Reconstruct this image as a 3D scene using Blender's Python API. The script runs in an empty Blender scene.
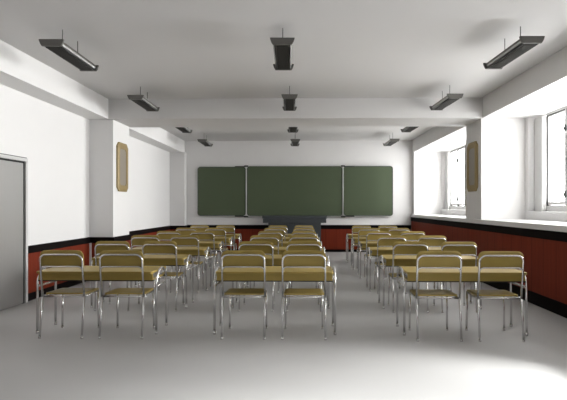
import bpy, bmesh, math
from mathutils import Vector, Matrix

C = bpy.context.scene.collection
PI = math.pi

# ------------------------------------------------------------------ materials
def new_mat(name):
    m = bpy.data.materials.new(name); m.use_nodes = True
    nt = m.node_tree
    for n in list(nt.nodes): nt.nodes.remove(n)
    out = nt.nodes.new('ShaderNodeOutputMaterial')
    return m, nt, out

def principled(name, color, rough=0.5, metal=0.0, noise=0.0, scale=8.0, spec=0.5, stretch=(1, 1, 1), bump=0.0, coat=0.0):
    m, nt, out = new_mat(name)
    b = nt.nodes.new('ShaderNodeBsdfPrincipled')
    nt.links.new(b.outputs[0], out.inputs[0])
    b.inputs['Base Color'].default_value = (*color, 1)
    b.inputs['Roughness'].default_value = rough
    b.inputs['Metallic'].default_value = metal
    b.inputs['Specular IOR Level'].default_value = spec
    b.inputs['Coat Weight'].default_value = coat
    if noise > 0 or bump > 0:
        tc = nt.nodes.new('ShaderNodeTexCoord')
        mp = nt.nodes.new('ShaderNodeMapping'); mp.inputs['Scale'].default_value = stretch
        nz = nt.nodes.new('ShaderNodeTexNoise'); nz.inputs['Scale'].default_value = scale
        nz.inputs['Detail'].default_value = 4
        nt.links.new(tc.outputs['Object'], mp.inputs[0]); nt.links.new(mp.outputs[0], nz.inputs['Vector'])
        if noise > 0:
            r = nt.nodes.new('ShaderNodeMapRange')
            r.inputs[3].default_value = 1 - noise; r.inputs[4].default_value = 1 + noise
            nt.links.new(nz.outputs[0], r.inputs[0])
            mx = nt.nodes.new('ShaderNodeVectorMath'); mx.operation = 'SCALE'
            mx.inputs[0].default_value = color
            nt.links.new(r.outputs[0], mx.inputs['Scale'])
            nt.links.new(mx.outputs[0], b.inputs['Base Color'])
        if bump > 0:
            bp = nt.nodes.new('ShaderNodeBump'); bp.inputs['Strength'].default_value = bump
            bp.inputs['Distance'].default_value = 0.01
            nt.links.new(nz.outputs[0], bp.inputs['Height']); nt.links.new(bp.outputs[0], b.inputs['Normal'])
    return m

def board_mat(name, color, pitch=0.3):
    """Red-brown vertical boards: wood grain plus thin grooves every `pitch` metres along x and y."""
    m, nt, out = new_mat(name)
    b = nt.nodes.new('ShaderNodeBsdfPrincipled'); nt.links.new(b.outputs[0], out.inputs[0])
    b.inputs['Roughness'].default_value = 0.55; b.inputs['Specular IOR Level'].default_value = 0.15
    tc = nt.nodes.new('ShaderNodeTexCoord')
    sep = nt.nodes.new('ShaderNodeSeparateXYZ'); nt.links.new(tc.outputs['Object'], sep.inputs[0])
    add = nt.nodes.new('ShaderNodeMath'); add.operation = 'ADD'
    nt.links.new(sep.outputs[0], add.inputs[0]); nt.links.new(sep.outputs[1], add.inputs[1])
    md = nt.nodes.new('ShaderNodeMath'); md.operation = 'PINGPONG'; md.inputs[1].default_value = pitch / 2
    nt.links.new(add.outputs[0], md.inputs[0])
    gr = nt.nodes.new('ShaderNodeMapRange'); gr.inputs[1].default_value = 0.0; gr.inputs[2].default_value = 0.007
    gr.inputs[3].default_value = 0.25; gr.inputs[4].default_value = 1.0
    nt.links.new(md.outputs[0], gr.inputs[0])
    mp = nt.nodes.new('ShaderNodeMapping'); mp.inputs['Scale'].default_value = (14, 14, 0.8)
    nz = nt.nodes.new('ShaderNodeTexNoise'); nz.inputs['Scale'].default_value = 2.0; nz.inputs['Detail'].default_value = 5
    nt.links.new(tc.outputs['Object'], mp.inputs[0]); nt.links.new(mp.outputs[0], nz.inputs['Vector'])
    r = nt.nodes.new('ShaderNodeMapRange'); r.inputs[3].default_value = 0.7; r.inputs[4].default_value = 1.3
    nt.links.new(nz.outputs[0], r.inputs[0])
    mul = nt.nodes.new('ShaderNodeMath'); mul.operation = 'MULTIPLY'
    nt.links.new(r.outputs[0], mul.inputs[0]); nt.links.new(gr.outputs[0], mul.inputs[1])
    mx = nt.nodes.new('ShaderNodeVectorMath'); mx.operation = 'SCALE'; mx.inputs[0].default_value = color
    nt.links.new(mul.outputs[0], mx.inputs['Scale']); nt.links.new(mx.outputs[0], b.inputs['Base Color'])
    return m

def glass_mat(name):
    m, nt, out = new_mat(name)
    t = nt.nodes.new('ShaderNodeBsdfTransparent'); t.inputs[0].default_value = (0.97, 0.98, 0.98, 1)
    g = nt.nodes.new('ShaderNodeBsdfGlossy'); g.inputs['Roughness'].default_value = 0.02
    mx = nt.nodes.new('ShaderNodeMixShader')
    mx.inputs[0].default_value = 0.04
    nt.links.new(t.outputs[0], mx.inputs[1]); nt.links.new(g.outputs[0], mx.inputs[2])
    nt.links.new(mx.outputs[0], out.inputs[0])
    return m

M = dict(
    wall=principled('white_paint', (0.86, 0.845, 0.835), 0.7, noise=0.015, scale=3),
    ceil=principled('ceiling_paint', (0.72, 0.705, 0.695), 0.8, noise=0.02, scale=1.5),
    floor=principled('grey_linoleum', (0.52, 0.51, 0.50), 0.5, noise=0.03, scale=2.5, spec=0.35),
    red=board_mat('red_brown_boards', (0.19, 0.027, 0.010)),
    black=principled('black_paint', (0.007, 0.005, 0.005), 0.6, spec=0.05),
    sill=principled('white_stone_sill', (0.82, 0.81, 0.80), 0.4),
    frame=principled('window_paint', (0.66, 0.65, 0.64), 0.4),
    gasket=principled('black_gasket', (0.01, 0.01, 0.01), 0.5),
    glass=glass_mat('window_glass'),
    veneer=principled('olive_veneer', (0.39, 0.285, 0.080), 0.42, noise=0.10, scale=3, stretch=(2, 9, 9), coat=0.0, spec=0.22),
    chrome=principled('chrome', (0.66, 0.655, 0.65), 0.27, metal=1.0),
    rubber=principled('grey_rubber', (0.10, 0.10, 0.10), 0.6),
    blackmetal=principled('black_metal', (0.012, 0.012, 0.012), 0.35),
    board=principled('green_board', (0.088, 0.115, 0.066), 0.55, noise=0.06, scale=1.2, spec=0.3),
    boardedge=principled('board_edge', (0.015, 0.02, 0.015), 0.5),
    alu=principled('white_metal', (0.72, 0.72, 0.70), 0.35),
    charcoal=principled('charcoal_laminate', (0.050, 0.056, 0.062), 0.5),
    lampgrey=principled('lamp_grey', (0.13, 0.125, 0.115), 0.45, metal=0.3),
    lampdark=principled('lamp_louvre', (0.045, 0.043, 0.038), 0.5),
    reflector=principled('lamp_reflector', (0.75, 0.75, 0.74), 0.25, metal=0.6),
    tube=principled('lamp_tube', (0.55, 0.55, 0.53), 0.3),
    gold=principled('brass_frame', (0.34, 0.25, 0.11), 0.45, metal=0.1, noise=0.08, scale=20),
    plate=principled('plaque_face', (0.32, 0.28, 0.23), 0.35, noise=0.06, scale=10),
    doorm=principled('brushed_steel', (0.50, 0.49, 0.48), 0.38, metal=0.75, noise=0.03, scale=40, stretch=(1, 1, 0.05)),
)

# ------------------------------------------------------------------ mesh helpers
def box(bm, a, b):
    x0, y0, z0 = [min(p, q) for p, q in zip(a, b)]
    x1, y1, z1 = [max(p, q) for p, q in zip(a, b)]
    v = [bm.verts.new(p) for p in ((x0, y0, z0), (x1, y0, z0), (x1, y1, z0), (x0, y1, z0), (x0, y0, z1), (x1, y0, z1), (x1, y1, z1), (x0, y1, z1))]
    for f in ((3, 2, 1, 0), (4, 5, 6, 7), (0, 1, 5, 4), (1, 2, 6, 5), (2, 3, 7, 6), (3, 0, 4, 7)):
        bm.faces.new([v[i] for i in f])

def fillet(pts, r, n=6):
    """Round the inner corners of a polyline."""
    pts = [Vector(p) for p in pts]
    out = [pts[0]]
    for i in range(1, len(pts) - 1):
        p, a, b = pts[i], (pts[i - 1] - pts[i]), (pts[i + 1] - pts[i])
        ang = a.angle(b)
        d = min(r / math.tan(ang / 2), a.length * 0.49, b.length * 0.49)
        rr = d * math.tan(ang / 2)
        a.normalize(); b.normalize()
        c = p + (a + b).normalized() * (rr / math.sin(ang / 2))
        s, e = p + a * d - c, p + b * d - c
        tot = s.angle(e)
        for k in range(n + 1):
            t = k / n
            out.append(c + (s * math.sin((1 - t) * tot) + e * math.sin(t * tot)) / math.sin(tot))
    out.append(pts[-1])
    return out

def tube(bm, pts, r, seg=10):
    pts = [Vector(p) for p in pts]
    n = len(pts)
    tan = [(pts[min(i + 1, n - 1)] - pts[max(i - 1, 0)]).normalized() for i in range(n)]
    ref = Vector((0, 0, 1)) if abs(tan[0].z) < 0.9 else Vector((0, 1, 0))
    u = tan[0].cross(ref).normalized()
    rings = []
    for i in range(n):
        u = (u - tan[i] * u.dot(tan[i])).normalized()
        w = tan[i].cross(u)
        rings.append([bm.verts.new(pts[i] + (u * math.cos(2 * PI * k / seg) + w * math.sin(2 * PI * k / seg)) * r) for k in range(seg)])
    for a, b in zip(rings, rings[1:]):
        for k in range(seg):
            f = bm.faces.new((a[k], a[(k + 1) % seg], b[(k + 1) % seg], b[k])); f.smooth = True
    bm.faces.new(rings[0][::-1]); bm.faces.new(rings[-1])

def rrect(x0, x1, z0, z1, r, n=6, cham=False):
    """Outline of a rounded (or chamfered) rectangle in two coordinates."""
    out = []
    for cx, cz, a0 in ((x1 - r, z1 - r, 0), (x0 + r, z1 - r, 90), (x0 + r, z0 + r, 180), (x1 - r, z0 + r, 270)):
        m = 1 if cham else n
        for k in range(m + 1):
            a = math.radians(a0 + 90 * k / m)
            out.append((cx + r * math.cos(a), cz + r * math.sin(a)))
    return out

def prism(bm, outline, f0, f1, place, smooth=False):
    """Extrude an outline between depths f0 and f1; place(u, v, d) maps to a point."""
    a = [bm.verts.new(place(u, v, f0)) for u, v in outline]
    b = [bm.verts.new(place(u, v, f1)) for u, v in outline]
    n = len(a)
    bm.faces.new(a[::-1]); bm.faces.new(b)
    for k in range(n):
        bm.faces.new((a[k], a[(k + 1) % n], b[(k + 1) % n], b[k]))

def ring(bm, outer, inner, d0, d1, place):
    """A frame: outer and inner outlines with the same vertex count."""
    L = [[bm.verts.new(place(u, v, d)) for u, v in o] for o, d in ((outer, d0), (outer, d1), (inner, d1), (inner, d0))]
    n = len(outer)
    for i in range(4):
        a, b = L[i], L[(i + 1) % 4]
        for k in range(n):
            bm.faces.new((a[k], a[(k + 1) % n], b[(k + 1) % n], b[k]))

def obj(name, bm, mat, parent=None, bevel=0.0, seg=2):
    bmesh.ops.recalc_face_normals(bm, faces=bm.faces)
    me = bpy.data.meshes.new(name); bm.to_mesh(me); bm.free()
    me.materials.append(mat)
    o = bpy.data.objects.new(name, me); C.objects.link(o)
    if parent: o.parent = parent
    if bevel > 0:
        md = o.modifiers.new('bevel', 'BEVEL'); md.width = bevel; md.segments = seg; md.limit_method = 'ANGLE'
    return o

def bx(name, a, b, mat, parent=None, bevel=0.0):
    bm = bmesh.new(); box(bm, a, b)
    return obj(name, bm, mat, parent, bevel)

def boxes(name, lst, mat, parent=None, bevel=0.0):
    bm = bmesh.new()
    for a, b in lst: box(bm, a, b)
    return obj(name, bm, mat, parent, bevel)

def struct(o, label, cat):
    o['kind'] = 'structure'; o['label'] = label; o['category'] = cat
    return o

def thing(name, label, cat, loc=(0, 0, 0), group=None):
    o = bpy.data.objects.new(name, None); C.objects.link(o)
    o.location = loc; o.empty_display_size = 0.1
    o['label'] = label; o['category'] = cat
    if group: o['group'] = group
    return o

def dup(root, loc, label):
    r = root.copy(); C.objects.link(r); r.location = loc; r['label'] = label
    for ch in list(root.children):
        c = ch.copy(); C.objects.link(c); c.parent = r
        for g in list(ch.children):
            d = g.copy(); C.objects.link(d); d.parent = c
    return r

# ------------------------------------------------------------------ room dimensions (metres, camera above the origin)
HC, HB = 3.19, 2.84                 # ceiling, underside of beams
XL, XR = -3.44, 3.10 
XC = -3.385             # face of the left columns
#               # faces of beams and columns
WL, WR = -3.81, 3.86
XW = 3.06                          # face of the low wall under the windows
#               # recessed side walls
YB, Y0 = 13.2, -2.6                 # blackboard wall, wall behind the camera
BEAMS = [(-2.2, -1.3), (2.95, 3.80), (8.03, 8.90)]
COLS = [(-2.15, -1.35), (3.0, 3.75), (8.10, 8.85)]
BAYS = [(-1.3, 2.95), (3.80, 8.03), (8.90, YB)]

struct(bx('floor', (WL - .3, Y0 - .2, -.15), (WR + .4, YB + .3, 0), M['floor']), 'plain light grey floor of the classroom', 'floor')
struct(bx('ceiling', (WL - .3, Y0 - .2, HC), (WR + .4, YB + .3, HC + .2), M['ceil']), 'light grey painted ceiling between the beams', 'ceiling')
struct(bx('wall_back', (WL - .3, YB, 0), (WR + .4, YB + .3, HC), M['wall']), 'white wall carrying the long green blackboard', 'wall')
struct(bx('wall_front', (WL - .3, Y0 - .2, 0), (WR + .4, Y0, HC), M['wall']), 'white wall behind the viewer', 'wall')
struct(bx('wall_left', (WL - .3, Y0, 0), (WL, YB, HC), M['wall']), 'long white windowless wall on the left', 'wall')

# windows: openings (y0, y1) in the right wall
OPEN = [(1.05, 2.75), (4.05, 7.98), (9.10, 12.98)]
ZO0, ZO1 = 1.19, HB
WT = 4.26
parts = [((WR, Y0, 0), (WT, YB, ZO0)), ((WR, Y0, ZO1), (WT, YB, HC))]
ys = [Y0] + [v for o in OPEN for v in o] + [YB]
for i in range(0, len(ys), 2): parts.append(((WR, ys[i], ZO0), (WT, ys[i + 1], ZO1)))
struct(boxes('wall_right', parts, M['wall']), 'white wall on the right with deep window openings', 'wall')

tn = [0]
def trim(a, b, mat, label, cat='trim', bevel=0.0):
    tn[0] += 1
    return struct(bx('trim_%d' % tn[0], a, b, mat, bevel=bevel), label, cat)

# cross beams and edge beams
for (a, b), w in zip(BEAMS, ('behind the viewer', 'just above the viewer', 'halfway down the room')):
    trim((WL, a, HB), (WR, b, HC), M['ceil'], 'grey beam crossing the ceiling ' + w, 'beam')
edges = [(Y0, -2.2), (-1.3, 2.95), (3.80, 8.03), (8.90, YB)]
for (a, b), w in zip(edges, ('rearmost bay', 'bay beside the viewer', 'bay nearest the viewer', 'bay next to the blackboard wall')):
    trim((WL, a, HB), (XL, b, HC), M['wall'], 'white edge beam along the left wall, ' + w, 'beam')
    trim((XR, a, HB), (WR, b, HC), M['wall'], 'white edge beam above the windows, ' + w, 'beam')
# columns
SZ0, SZ1 = 1.00, 1.075
for (a, b), w in zip(COLS, ('behind the viewer', 'beside the viewer', 'halfway down the room')):
    trim((WL, a, 0), (XC, b, HB), M['wall'], 'white square column on the left wall ' + w, 'column')
    trim((XR, a, SZ1), (WR, b, HB), M['wall'], 'white pier between windows ' + w, 'column')
trim((WL, 12.98, 0), (XC, YB, HB), M['wall'], 'shallow white pilaster in the far left corner', 'column')
trim((XR, 13.02, SZ1), (WR, YB, HB), M['wall'], 'shallow white pilaster in the far right corner', 'column')

# right: low wall under the sill
struct(bx('trim_40', (XW, Y0, 0.16), (WR, YB, 0.886), M['red']), 'dark red board panelling below the windows', 'wainscot')
struct(bx('baseboard_right', (XW - .012, Y0, 0), (WR, YB, 0.16), M['black']), 'black skirting below the window panelling', 'baseboard')
struct(bx('trim_41', (XW - .012, Y0, 0.886), (WR, YB, SZ0), M['black']), 'black band under the white window sill', 'trim')
struct(bx('trim_42', (XW - .025, Y0, SZ0), (WR, YB, SZ1), M['sill'], bevel=.006), 'long white window sill shelf on the right', 'sill')
# left: wainscot strips following wall and columns
def strip(bm, z0, z1, t):
    segs_y = [(Y0, -2.15), (-1.35, 3.0), (3.75, 5.005), (6.185, 8.10), (8.85, 12.98)]
    for a, b in segs_y: box(bm, (WL, a, z0), (WL + t, b, z1))
    for a, b in COLS:
        box(bm, (WL + t, a - t, z0), (XC + t, a, z1)); box(bm, (XC, a, z0), (XC + t, b, z1)); box(bm, (WL + t, b, z0), (XC + t, b + t, z1))
    box(bm, (WL + t, 12.98 - t, z0), (XC + t, 12.98, z1)); box(bm, (XC, 12.98, z0), (XC + t, YB - t, z1))
def wains(name, z0, z1, t, mat, label, cat):
    bm = bmesh.new(); strip(bm, z0, z1, t)
    struct(obj(name, bm, mat), label, cat)
wains('trim_43', .104, .654, .02, M['red'], 'red-brown board panelling along the left wall and column', 'wainscot')
wains('baseboard_left', 0, .104, .03, M['black'], 'black skirting along the left wall and column', 'baseboard')
wains('trim_44', .654, .757, .03, M['black'], 'black band on top of the left wall panelling', 'trim')
struct(bx('trim_45', (WL + .02, 8.055, .104), (WL + .05, 8.078, .654), M['frame']), 'thin white strip in the corner beside the left column', 'trim')
# back wall wainscot
struct(bx('trim_46', (XC + .03, YB - .02, .073), (XW - .012, YB, .654), M['red']), 'red-brown board panelling below the blackboard', 'wainscot')
struct(bx('baseboard_back', (XC + .03, YB - .03, 0), (XW - .012, YB, .073), M['black']), 'black skirting of the blackboard wall', 'baseboard')
struct(bx('trim_47', (XC + .03, YB - .03, .654), (XW - .012, YB, .772), M['black']), 'black band below the blackboard', 'trim')
struct(boxes('trim_48', [((XC + .03, YB - .05, .772), (-1.0, YB, .80)), ((.49, YB - .05, .772), (XW - .03, YB, .80))], M['sill']), 'thin white ledge on the black band under the blackboard', 'trim')

# ------------------------------------------------------------------ windows
def window(n, y0, y1, label):
    w = thing('window_%d' % n, label, 'window', (4.0, y1, ZO0)); w['kind'] = 'structure'
    L = y1 - y0; H = ZO1 - ZO0; J = .27
    # local coordinates: x across the wall, y from 0 (far jamb) to -L, z up
    bm = bmesh.new()
    box(bm, (.02, -L + J, 0), (.14, -J, .12)); box(bm, (.02, -L + J, H - .03), (.14, -J, H))
    ns = max(2, round((L - 2 * J) / .58)); p = (L - 2 * J) / ns
    for k in range(1, ns):
        y = -J - k * p
        box(bm, (.02, y + .014, .12), (.14, y - .014, H - .03))
    obj('window_frame', bm, M['frame'], w, .004)
    for ya in (-J, -L):                                # broad side boards with rounded heads
        bm = bmesh.new()
        prism(bm, rrect(ya, ya + J, 0, H - .03, .06), -.045, .14, lambda u, v, d: (d, u, v))
        obj('side_board', bm, M['frame'], w)
    bx('window_board', (-.16, -L, -.03), (.02, 0, 0.0), M['sill'], w, .005).location = (0, 0, .03)
    for k in range(ns):
        ya = -J - k * p - (0 if k == 0 else .014); yb = -J - (k + 1) * p + (0 if k == ns - 1 else .014)
        z0, z1 = .12, H - .03
        g = .016; t = .03
        bm = bmesh.new()
        box(bm, (.04, ya - g, z0 + g), (.10, yb + g, z0 + g + .05)); box(bm, (.04, ya - g, z1 - g - .02), (.10, yb + g, z1 - g))
        box(bm, (.04, ya - g, z0 + g + .05), (.10, ya - g - .012, z1 - g - .02)); box(bm, (.04, yb + g, z0 + g + .05), (.10, yb + g + t, z1 - g - .02))
        s = obj('sash', bm, M['frame'], w)
        a, b, c, d = ya - g - .012, yb + g + t, z0 + g + .05, z1 - g - .02
        bm = bmesh.new()
        box(bm, (.030, ya, z0), (.06, ya - g, z1)); box(bm, (.030, ya - g, z1 - g), (.06, yb + g, z1))
        box(bm, (.030, yb + g, z0), (.06, yb, z1)); box(bm, (.030, ya - g, z0), (.06, yb + g, z0 + g * .5))
        obj('gasket', bm, M['gasket'], s)
        bx('glass_pane', (.066, a - .002, c + .002), (.072, b + .002, d - .002), M['glass'], s)
        if k % 2 == 0:
            for hz in (.30, H - .33):
                bm = bmesh.new(); tube(bm, [(.012, yb - .020, hz - .05), (.012, yb - .020, hz + .05)], .012, 8)
                box(bm, (.010, yb - .040, hz - .03), (.04, yb + .02, hz + .03))
                obj('hinge', bm, M['blackmetal'], s)
    return w
window(1, *OPEN[1], 'tall white casement window nearest the viewer on the right')
window(2, *OPEN[2], 'tall white casement window beyond the right-hand pier')
window(3, *OPEN[0], 'white casement window beside the viewer')
# brass strip on the far edge of the right pier
s = bx('edge_strip', (XR + .0, 8.85, 1.09), (XR + .03, 8.87, 2.56), M['gold'])
s['label'] = 'thin brass strip up the far edge of the right pier'; s['category'] = 'strip'

# ------------------------------------------------------------------ door
d = thing('door_1', 'brushed steel door in a white frame at the left edge', 'door', (-3.86, 5.09, 0)); d['kind'] = 'structure'
ring_place = lambda u, v, dd: (dd, u, v)
DW = 1.085
bm = bmesh.new()
for a, b in (((0, -.075, 0), (.12, -.03, 1.905)), ((0, DW - .045, 0), (.12, DW - .0, 1.905)), ((0, -.075, 1.905), (.12, DW, 1.95))): box(bm, a, b)
obj('door_frame', bm, M['frame'], d, .006)
bm = bmesh.new()
for a, b in (((0, DW, 0), (.10, DW + .006, 1.956)), ((0, -.081, 1.95), (.10, DW, 1.962))): box(bm, a, b)
obj('architrave', bm, M['lampgrey'], d)
bm = bmesh.new()
for a, b in (((0, DW - .075, 0), (.095, DW - .045, 1.905)), ((0, -.03, 1.88), (.095, DW - .075, 1.905)), ((0, -.03, 0), (.095, -.01, 1.88))): box(bm, a, b)
obj('door_seal', bm, M['gasket'], d)
bx('door_leaf', (0, -.01, .01), (.10, DW - .075, 1.88), M['doorm'], d, .004)
bm = bmesh.new(); tube(bm, fillet([(.10, .07, 1.0), (.15, .07, 1.0), (.15, .19, 1.0)], .02), .009)
obj('door_handle', bm, M['chrome'], d)

# ------------------------------------------------------------------ blackboard
bb = thing('blackboard', 'long three-panel green chalkboard on the far wall', 'blackboard', (-.27, YB, 1.03))
def panel(name, x0, x1, yf, z0, z1, par):
    pl = lambda u, v, dd: (u, dd, v)
    bm = bmesh.new(); prism(bm, rrect(x0, x1, z0, z1, .07), yf, yf + .028, pl)
    p = obj(name, bm, M['board'], par)
    bm = bmesh.new(); ring(bm, rrect(x0 - .014, x1 + .014, z0 - .014, z1 + .014, .08), rrect(x0, x1, z0, z1, .07), yf - .006, yf + .03, pl)
    obj('panel_edge', bm, M['boardedge'], p)
    bm = bmesh.new(); ring(bm, rrect(x0 - .028, x1 + .028, z0 - .028, z1 + .028, .09), rrect(x0 - .014, x1 + .014, z0 - .014, z1 + .014, .08), yf, yf + .03, pl)
    obj('panel_rim', bm, M['alu'], p)
    return p
panel('left_panel', -2.76, -1.41, -.085, .02, 1.39, bb)
panel('centre_panel', -1.345, 1.345, -.085, .015, 1.405, bb)
panel('right_panel', 1.41, 2.78, -.085, .02, 1.405, bb)
bx('wall_mount', (-1.2, -.055, .2), (1.2, 0, 1.2), M['boardedge'], bb)
for sx in (-1, 1):
    bm = bmesh.new(); tube(bm, [(sx * 1.378, -.095, 0.0), (sx * 1.378, -.095, 1.42)], .014)
    p = obj('hinge_post', bm, M['alu'], bb)
    for z in (-.02, 1.42):
        bx('end_cap', (sx * 1.378 - .055, -.125, z - .018), (sx * 1.378 + .055, -.06, z + .022), M['blackmetal'], p, .006)
    for z in (-.008, 1.408):
        xs = sorted((sx * 1.40, sx * 1.70))
        bx('hinge_arm', (xs[0], -.115, z - .014), (xs[1], -.092, z + .014), M['blackmetal'], bb)

# ------------------------------------------------------------------ teacher's console
td = thing('lectern_desk', 'dark grey console desk below the middle of the chalkboard', 'desk', (-.26, 12.62, 0))
bx('desktop', (-.89, 0, .97), (.89, .46, 1.04), M['charcoal'], td, .012)
bx('fascia', (-.87, .015, .85), (.87, .44, .97), M['charcoal'], td, .004)
bx('cabinet', (-.725, .04, .07), (.725, .42, .85), M['charcoal'], td, .006)
bx('plinth', (-.70, .07, 0), (.70, .39, .07), M['blackmetal'], td)
for sx in (-.36, .36):
    bx('door_panel', (sx - .34, .028, .10), (sx + .34, .04, .82), M['charcoal'], td, .004)

# ------------------------------------------------------------------ plaques on the columns
def plaque(sx, x, yc, label):
    p = thing('wall_plaque', label, 'plaque', (x, yc, 1.575), 'brass plaques on the columns')
    pl = lambda u, v, dd: (sx * dd, u, v)
    O = rrect(-.245, .245, 0, .90, .075, cham=True); I = rrect(-.15, .15, .115, .785, .04, cham=True)
    mid = rrect(-.212, .212, .035, .865, .06, cham=True)
    bm = bmesh.new()
    L = [[bm.verts.new(pl(u, v, dd)) for u, v in o] for o, dd in ((O, 0), (O, .03), (mid, .042), (I, .032), (I, .02))]
    n = len(O)
    for a, b in zip(L, L[1:]):
        for k in range(n): bm.faces.new((a[k], a[(k + 1) % n], b[(k + 1) % n], b[k]))
    obj('plaque_frame', bm, M['gold'], p)
    bm = bmesh.new(); prism(bm, I, .0, .024, pl); obj('plaque_face', bm, M['plate'], p)
plaque(1, XC, 8.48, 'brass-framed plaque on the white column at the left')
plaque(-1, XR, 8.49, 'brass-framed plaque on the shaded pier at the right')

# ------------------------------------------------------------------ hanging lamps
def make_lamp():
    t = thing('pendant_lamp', '', 'lamp', (0, 0, 0), 'hanging louvre lamps'); t.rotation_euler.z = math.radians(1.8)
    Lh = .43; H = .075
    # profile (x, z): open trough, wide at the top
    bm = bmesh.new()
    body = [(-.066, .010), (.066, .010), (.072, .030), (.100, .062), (.070, .072), (-.070, .072), (-.100, .062), (-.072, .030)]
    prism(bm, body, -Lh + .012, Lh - .012, lambda u, v, dd: (u, dd, v))
    b = obj('lamp_body', bm, M['lampgrey'], t)
    for sx in (-1, 1):
        bm = bmesh.new()
        prism(bm, [(sx * .075, .024), (sx * .086, .026), (sx * .092, .044), (sx * .083, .044)], -Lh + .012, Lh - .012, lambda u, v, dd: (u, dd, v))
        obj('side_reflector', bm, M['reflector'], b)
        bm = bmesh.new(); tube(bm, [(sx * .076, -Lh + .02, .010), (sx * .076, Lh - .02, .010)], .009, 8)
        obj('side_rail', bm, M['blackmetal'], b)
    bm = bmesh.new()
    for k in range(26):
        y = -.375 + k * .03
        box(bm, (-.062, y - .004, -.004), (.062, y + .004, .012))
    box(bm, (-.062, -.39, .008), (.062, .39, .012))
    obj('louvre', bm, M['lampdark'], t)
    for y in (-Lh, Lh):
        bm = bmesh.new()
        prism(bm, [(-.096, .002), (.096, .002), (.112, .028), (.124, .062), (.124, .072), (-.124, .072), (-.124, .062), (-.112, .028)], y - .012, y + .012, lambda u, v, dd: (u, dd, v))
        obj('end_plate', bm, M['lampgrey'], t, .002)
    for y in (-.20, .15):
        bm = bmesh.new(); tube(bm, [(0, y, .07), (0, y, HC - 2.93)], .0045, 6)
        obj('suspension_rod', bm, M['lampgrey'], t)
    return t
lamp = make_lamp(); first = True
rows = ['nearest row', 'second row from the viewer', 'third row, beyond the cross beam', 'last row near the blackboard']
for r, y in enumerate((5.07, 7.41, 9.73, 12.02)):
    for c, x in ((0, -2.585), (1, -.232), (2, 2.265)):
        lab = 'dark hanging louvre lamp, %s of three, %s' % (('leftmost', 'middle', 'rightmost')[c], rows[r])
        if first:
            lamp.location = (x, y, 2.93); lamp['label'] = lab; first = False
        else: dup(lamp, (x, y, 2.93), lab)

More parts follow.
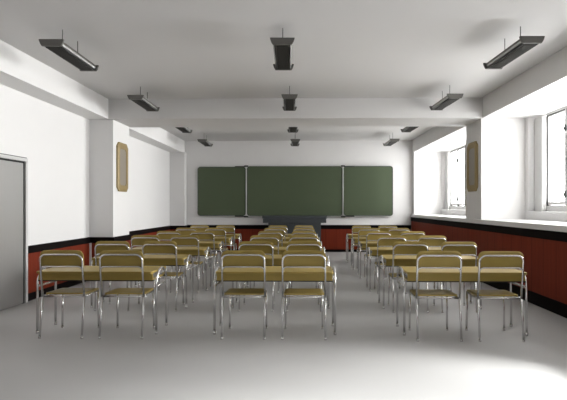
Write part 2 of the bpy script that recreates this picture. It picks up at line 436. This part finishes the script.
# ------------------------------------------------------------------ chair (rear feet at y = 0, facing +y)
def make_chair():
    t = thing('school_chair', '', 'chair', (0, 0, 0), 'classroom chairs')
    R = .0105; W = .209
    zs = .405
    def ry(z): return -.035 + .057 * z / .41 if z < .41 else .022 - .055 * (z - .41) / .43
    for sx in (-1, 1):
        bm = bmesh.new(); tube(bm, [(sx * W, ry(0), .004), (sx * W, ry(zs), zs)], R)
        l = obj('leg', bm, M['chrome'], t)
        bm = bmesh.new(); tube(bm, [(sx * W, -.035, 0), (sx * W, -.032, .022)], .0125, 8); obj('foot_cap', bm, M['chrome'], l)
        bm = bmesh.new(); tube(bm, [(sx * .196, .372, .004), (sx * .192, .365, zs)], R)
        l = obj('leg', bm, M['chrome'], t)
        bm = bmesh.new(); tube(bm, [(sx * .196, .372, 0), (sx * .196, .372, .022)], .0125, 8); obj('foot_cap', bm, M['chrome'], l)
    bm = bmesh.new()
    tube(bm, fillet([(-W, ry(zs), zs), (-W, ry(.83), .826), (W, ry(.83), .826), (W, ry(zs), zs)], .06, 8), R)
    obj('back_frame', bm, M['chrome'], t)
    bm = bmesh.new()
    tube(bm, fillet([(-W, ry(.64), .625), (-W + .003, ry(.71) - .003, .708), (W - .003, ry(.71) - .003, .708), (W, ry(.64), .625)], .06, 8), R * .85)
    obj('back_crossbar', bm, M['chrome'], t)
    bm = bmesh.new()                                   # seat frame: side rails and two cross tubes
    for sx in (-1, 1): tube(bm, [(sx * W, .022, zs), (sx * .192, .368, zs)], R)
    tube(bm, [(-W, .03, zs), (W, .03, zs)], R * .9); tube(bm, [(-.192, .362, zs), (.192, .362, zs)], R * .9)
    obj('seat_frame', bm, M['chrome'], t)
    # backrest: curved ply panel with rounded corners, in front of the tubes
    bm = bmesh.new(); nx = 16; x0, x1, z0, z1 = -.216, .216, .695, .868; rr = .055
    def zr(x, top):
        e = abs(x) - (x1 - rr)
        k = 0 if e <= 0 else rr - math.sqrt(max(rr * rr - e * e, 0))
        return z1 - k if top else z0 + k * .25
    cols = []
    for i in range(nx + 1):
        x = x0 + (x1 - x0) * (0.5 - 0.5 * math.cos(PI * i / nx))
        cc = []
        for d in (0, .011):
            for j in range(7):
                z = zr(x, False) + (zr(x, True) - zr(x, False)) * j / 6
                y = ry(z) + R + .002 + .018 * (1 - (x / x1) ** 2) + d
                cc.append(bm.verts.new((x, y, z)))
        cols.append(cc)
    for a, b in zip(cols, cols[1:]):
        for o in (0, 7):
            for j in range(6):
                f = bm.faces.new((a[o + j], b[o + j], b[o + j + 1], a[o + j + 1])); f.smooth = True
        bm.faces.new((a[0], b[0], b[7], a[7])); bm.faces.new((a[6], b[6], b[13], a[13]))
    for cc in (cols[0], cols[-1]):
        for j in range(6): bm.faces.new((cc[j], cc[j + 1], cc[j + 8], cc[j + 7]))
    obj('backrest', bm, M['veneer'], t)
    # seat: dished ply sheet with rounded front
    bm = bmesh.new(); nx, ny = 12, 10; top, bot = [], []
    for j in range(ny + 1):
        v = j / ny; y = .035 + .385 * v
        hw = .205 - .012 * v
        if v > .85: hw -= .05 * (1 - math.sqrt(max(0, 1 - ((v - .85) / .15) ** 2)))
        if v < .1: hw -= .03 * (1 - math.sqrt(max(0, 1 - ((.1 - v) / .1) ** 2)))
        ra, rb = [], []
        for i in range(nx + 1):
            x = hw * (2 * i / nx - 1)
            z = .431 - .006 * math.sin(PI * v) * (1 - (x / .2) ** 2) - .010 * max(0, (v - .75) / .25) ** 2 + .006 * max(0, (.2 - v) / .2)
            ra.append(bm.verts.new((x, y, z))); rb.append(bm.verts.new((x, y, z - .013)))
        top.append(ra); bot.append(rb)
    for j in range(ny):
        for i in range(nx):
            f = bm.faces.new((top[j][i], top[j][i + 1], top[j + 1][i + 1], top[j + 1][i])); f.smooth = True
            f = bm.faces.new((bot[j][i], bot[j + 1][i], bot[j + 1][i + 1], bot[j][i + 1])); f.smooth = True
        for i in (0, nx): bm.faces.new((top[j][i], top[j + 1][i], bot[j + 1][i], bot[j][i]))
    for j in (0, ny):
        for i in range(nx): bm.faces.new((top[j][i], top[j][i + 1], bot[j][i + 1], bot[j][i]))
    obj('seat', bm, M['veneer'], t)
    return t

# ------------------------------------------------------------------ double desk (centre of the near legs at y = 0)
def make_desk():
    t = thing('school_desk', '', 'desk', (0, 0, 0), 'double school desks')
    HW = .612; R = .012; top = .667; D = .345
    for sx in (-1, 1):
        x = sx * HW
        pts = [(x, 0, .01)]
        r = D / 2
        for k in range(13):
            a = PI - PI * k / 12
            pts.append((x, r + r * math.cos(a), top - R - r + r * math.sin(a)))
        pts.append((x, D, .01))
        bm = bmesh.new(); tube(bm, pts, R)
        f = obj('leg_frame', bm, M['chrome'], t)
        bm = bmesh.new(); tube(bm, [(x, 0, .485), (x, D, .485)], R * .8); obj('side_stretcher', bm, M['chrome'], f)
        for y in (0, D):
            bm = bmesh.new(); tube(bm, [(x, y, 0), (x, y, .03)], .0155, 10); obj('foot_cap', bm, M['chrome'], f)
    bm = bmesh.new()
    prism(bm, rrect(-.592, .592, -.070, .400, .03), .622, .645, lambda u, v, dd: (u, v, dd))
    obj('desktop', bm, M['veneer'], t, .003)
    bx('front_apron', (-.585, -.030, .552), (.585, -.012, .622), M['veneer'], t, .003)
    bx('book_shelf', (-.585, -.012, .552), (.585, .33, .564), M['veneer'], t)
    bx('under_rail', (-.592, -.022, .540), (.592, .00, .552), M['blackmetal'], t)
    for x in (-.56, 0, .56): bx('shelf_bracket', (x - .012, .0, .564), (x + .012, .33, .622), M['chrome'], t)
    for y in (.33,):
        bx('rear_rail', (-.600, y, .540), (.600, y + .015, .565), M['blackmetal'], t)
    return t

chair, desk = make_chair(), make_desk()
fc = fd = True
ROWN = ['in the row nearest the viewer', 'in the second row', 'in the third row', 'in the fourth row', 'in the fifth row', 'in the last row before the blackboard']
for gname, cx in (('left', -2.118), ('middle', -.298), ('right', 1.625)):
    for r in range(6):
        y = 4.515 + 1.2 * r
        lab = 'olive-topped double desk %s, %s block of desks' % (ROWN[r], gname)
        loc = (cx, y + .150, 0)
        if fd: desk.location = loc; desk['label'] = lab; fd = False
        else: dup(desk, loc, lab)
        for sx, sn in ((-1, 'left'), (1, 'right')):
            lab = '%s olive chrome-legged chair %s, %s block' % (sn, ROWN[r], gname)
            loc = (cx + sx * .297 + {'left': .022, 'middle': 0, 'right': -.022}[gname], y - (.03 if gname == 'right' else 0), 0)
            if fc: chair.location = loc; chair['label'] = lab; fc = False
            else: dup(chair, loc, lab)

# ------------------------------------------------------------------ daylight and an added floor spot
w = bpy.data.worlds.new('daylight'); bpy.context.scene.world = w; w.use_nodes = True
bg = w.node_tree.nodes['Background']; bg.inputs[0].default_value = (1.0, 0.99, 0.985, 1); bg.inputs[1].default_value = 10.8
for y0, y1 in OPEN:
    L = bpy.data.lights.new('window_portal', 'AREA'); L.shape = 'RECTANGLE'; L.size = ZO1 - ZO0; L.size_y = y1 - y0
    L.cycles.is_portal = True
    o = bpy.data.objects.new('window_portal', L); C.objects.link(o)
    o.location = (4.28, (y0 + y1) / 2, (ZO0 + ZO1) / 2); o.rotation_euler = (0, PI / 2, 0)

S = bpy.data.lights.new('hazy_sun', 'SUN'); S.energy = 9.5; S.angle = math.radians(40); S.color = (1, .99, .985)
so = bpy.data.objects.new('hazy_sun', S); C.objects.link(so); so.location = (9, 5, 5)
so.rotation_euler = Vector((-1, -.16, -.05)).to_track_quat('-Z', 'Y').to_euler()
P = bpy.data.lights.new('floor_pool_spot', 'SPOT'); P.energy = 6000; P.spot_size = math.radians(45); P.spot_blend = .8; P.shadow_soft_size = .2  # spot added outside the near window to make the bright pool on the floor
po = bpy.data.objects.new('floor_pool_spot', P); C.objects.link(po); po.location = (5.0, 1.5, 3.1)
po.rotation_euler = (Vector((1.75, 2.15, 0)) - po.location).to_track_quat('-Z', 'Y').to_euler()
# ------------------------------------------------------------------ camera
cam = bpy.data.cameras.new('camera'); co = bpy.data.objects.new('camera', cam); C.objects.link(co)
cam.sensor_width = 36; cam.lens = 460 / 567 * 36
co.location = (0, 0, 1.3); co.rotation_euler = (PI / 2, 0, math.radians(1.0))
cam.shift_x = -.022; cam.shift_y = .01146
cam.clip_start = .05
sc = bpy.context.scene
sc.camera = co
sc.view_settings.view_transform = 'Standard'; sc.view_settings.look = 'None'
sc.view_settings.gamma = 1; sc.view_settings.exposure = 0.08; sc.view_settings.use_curve_mapping = False
sc.cycles.max_bounces = 12; sc.cycles.diffuse_bounces = 2; sc.cycles.transparent_max_bounces = 12
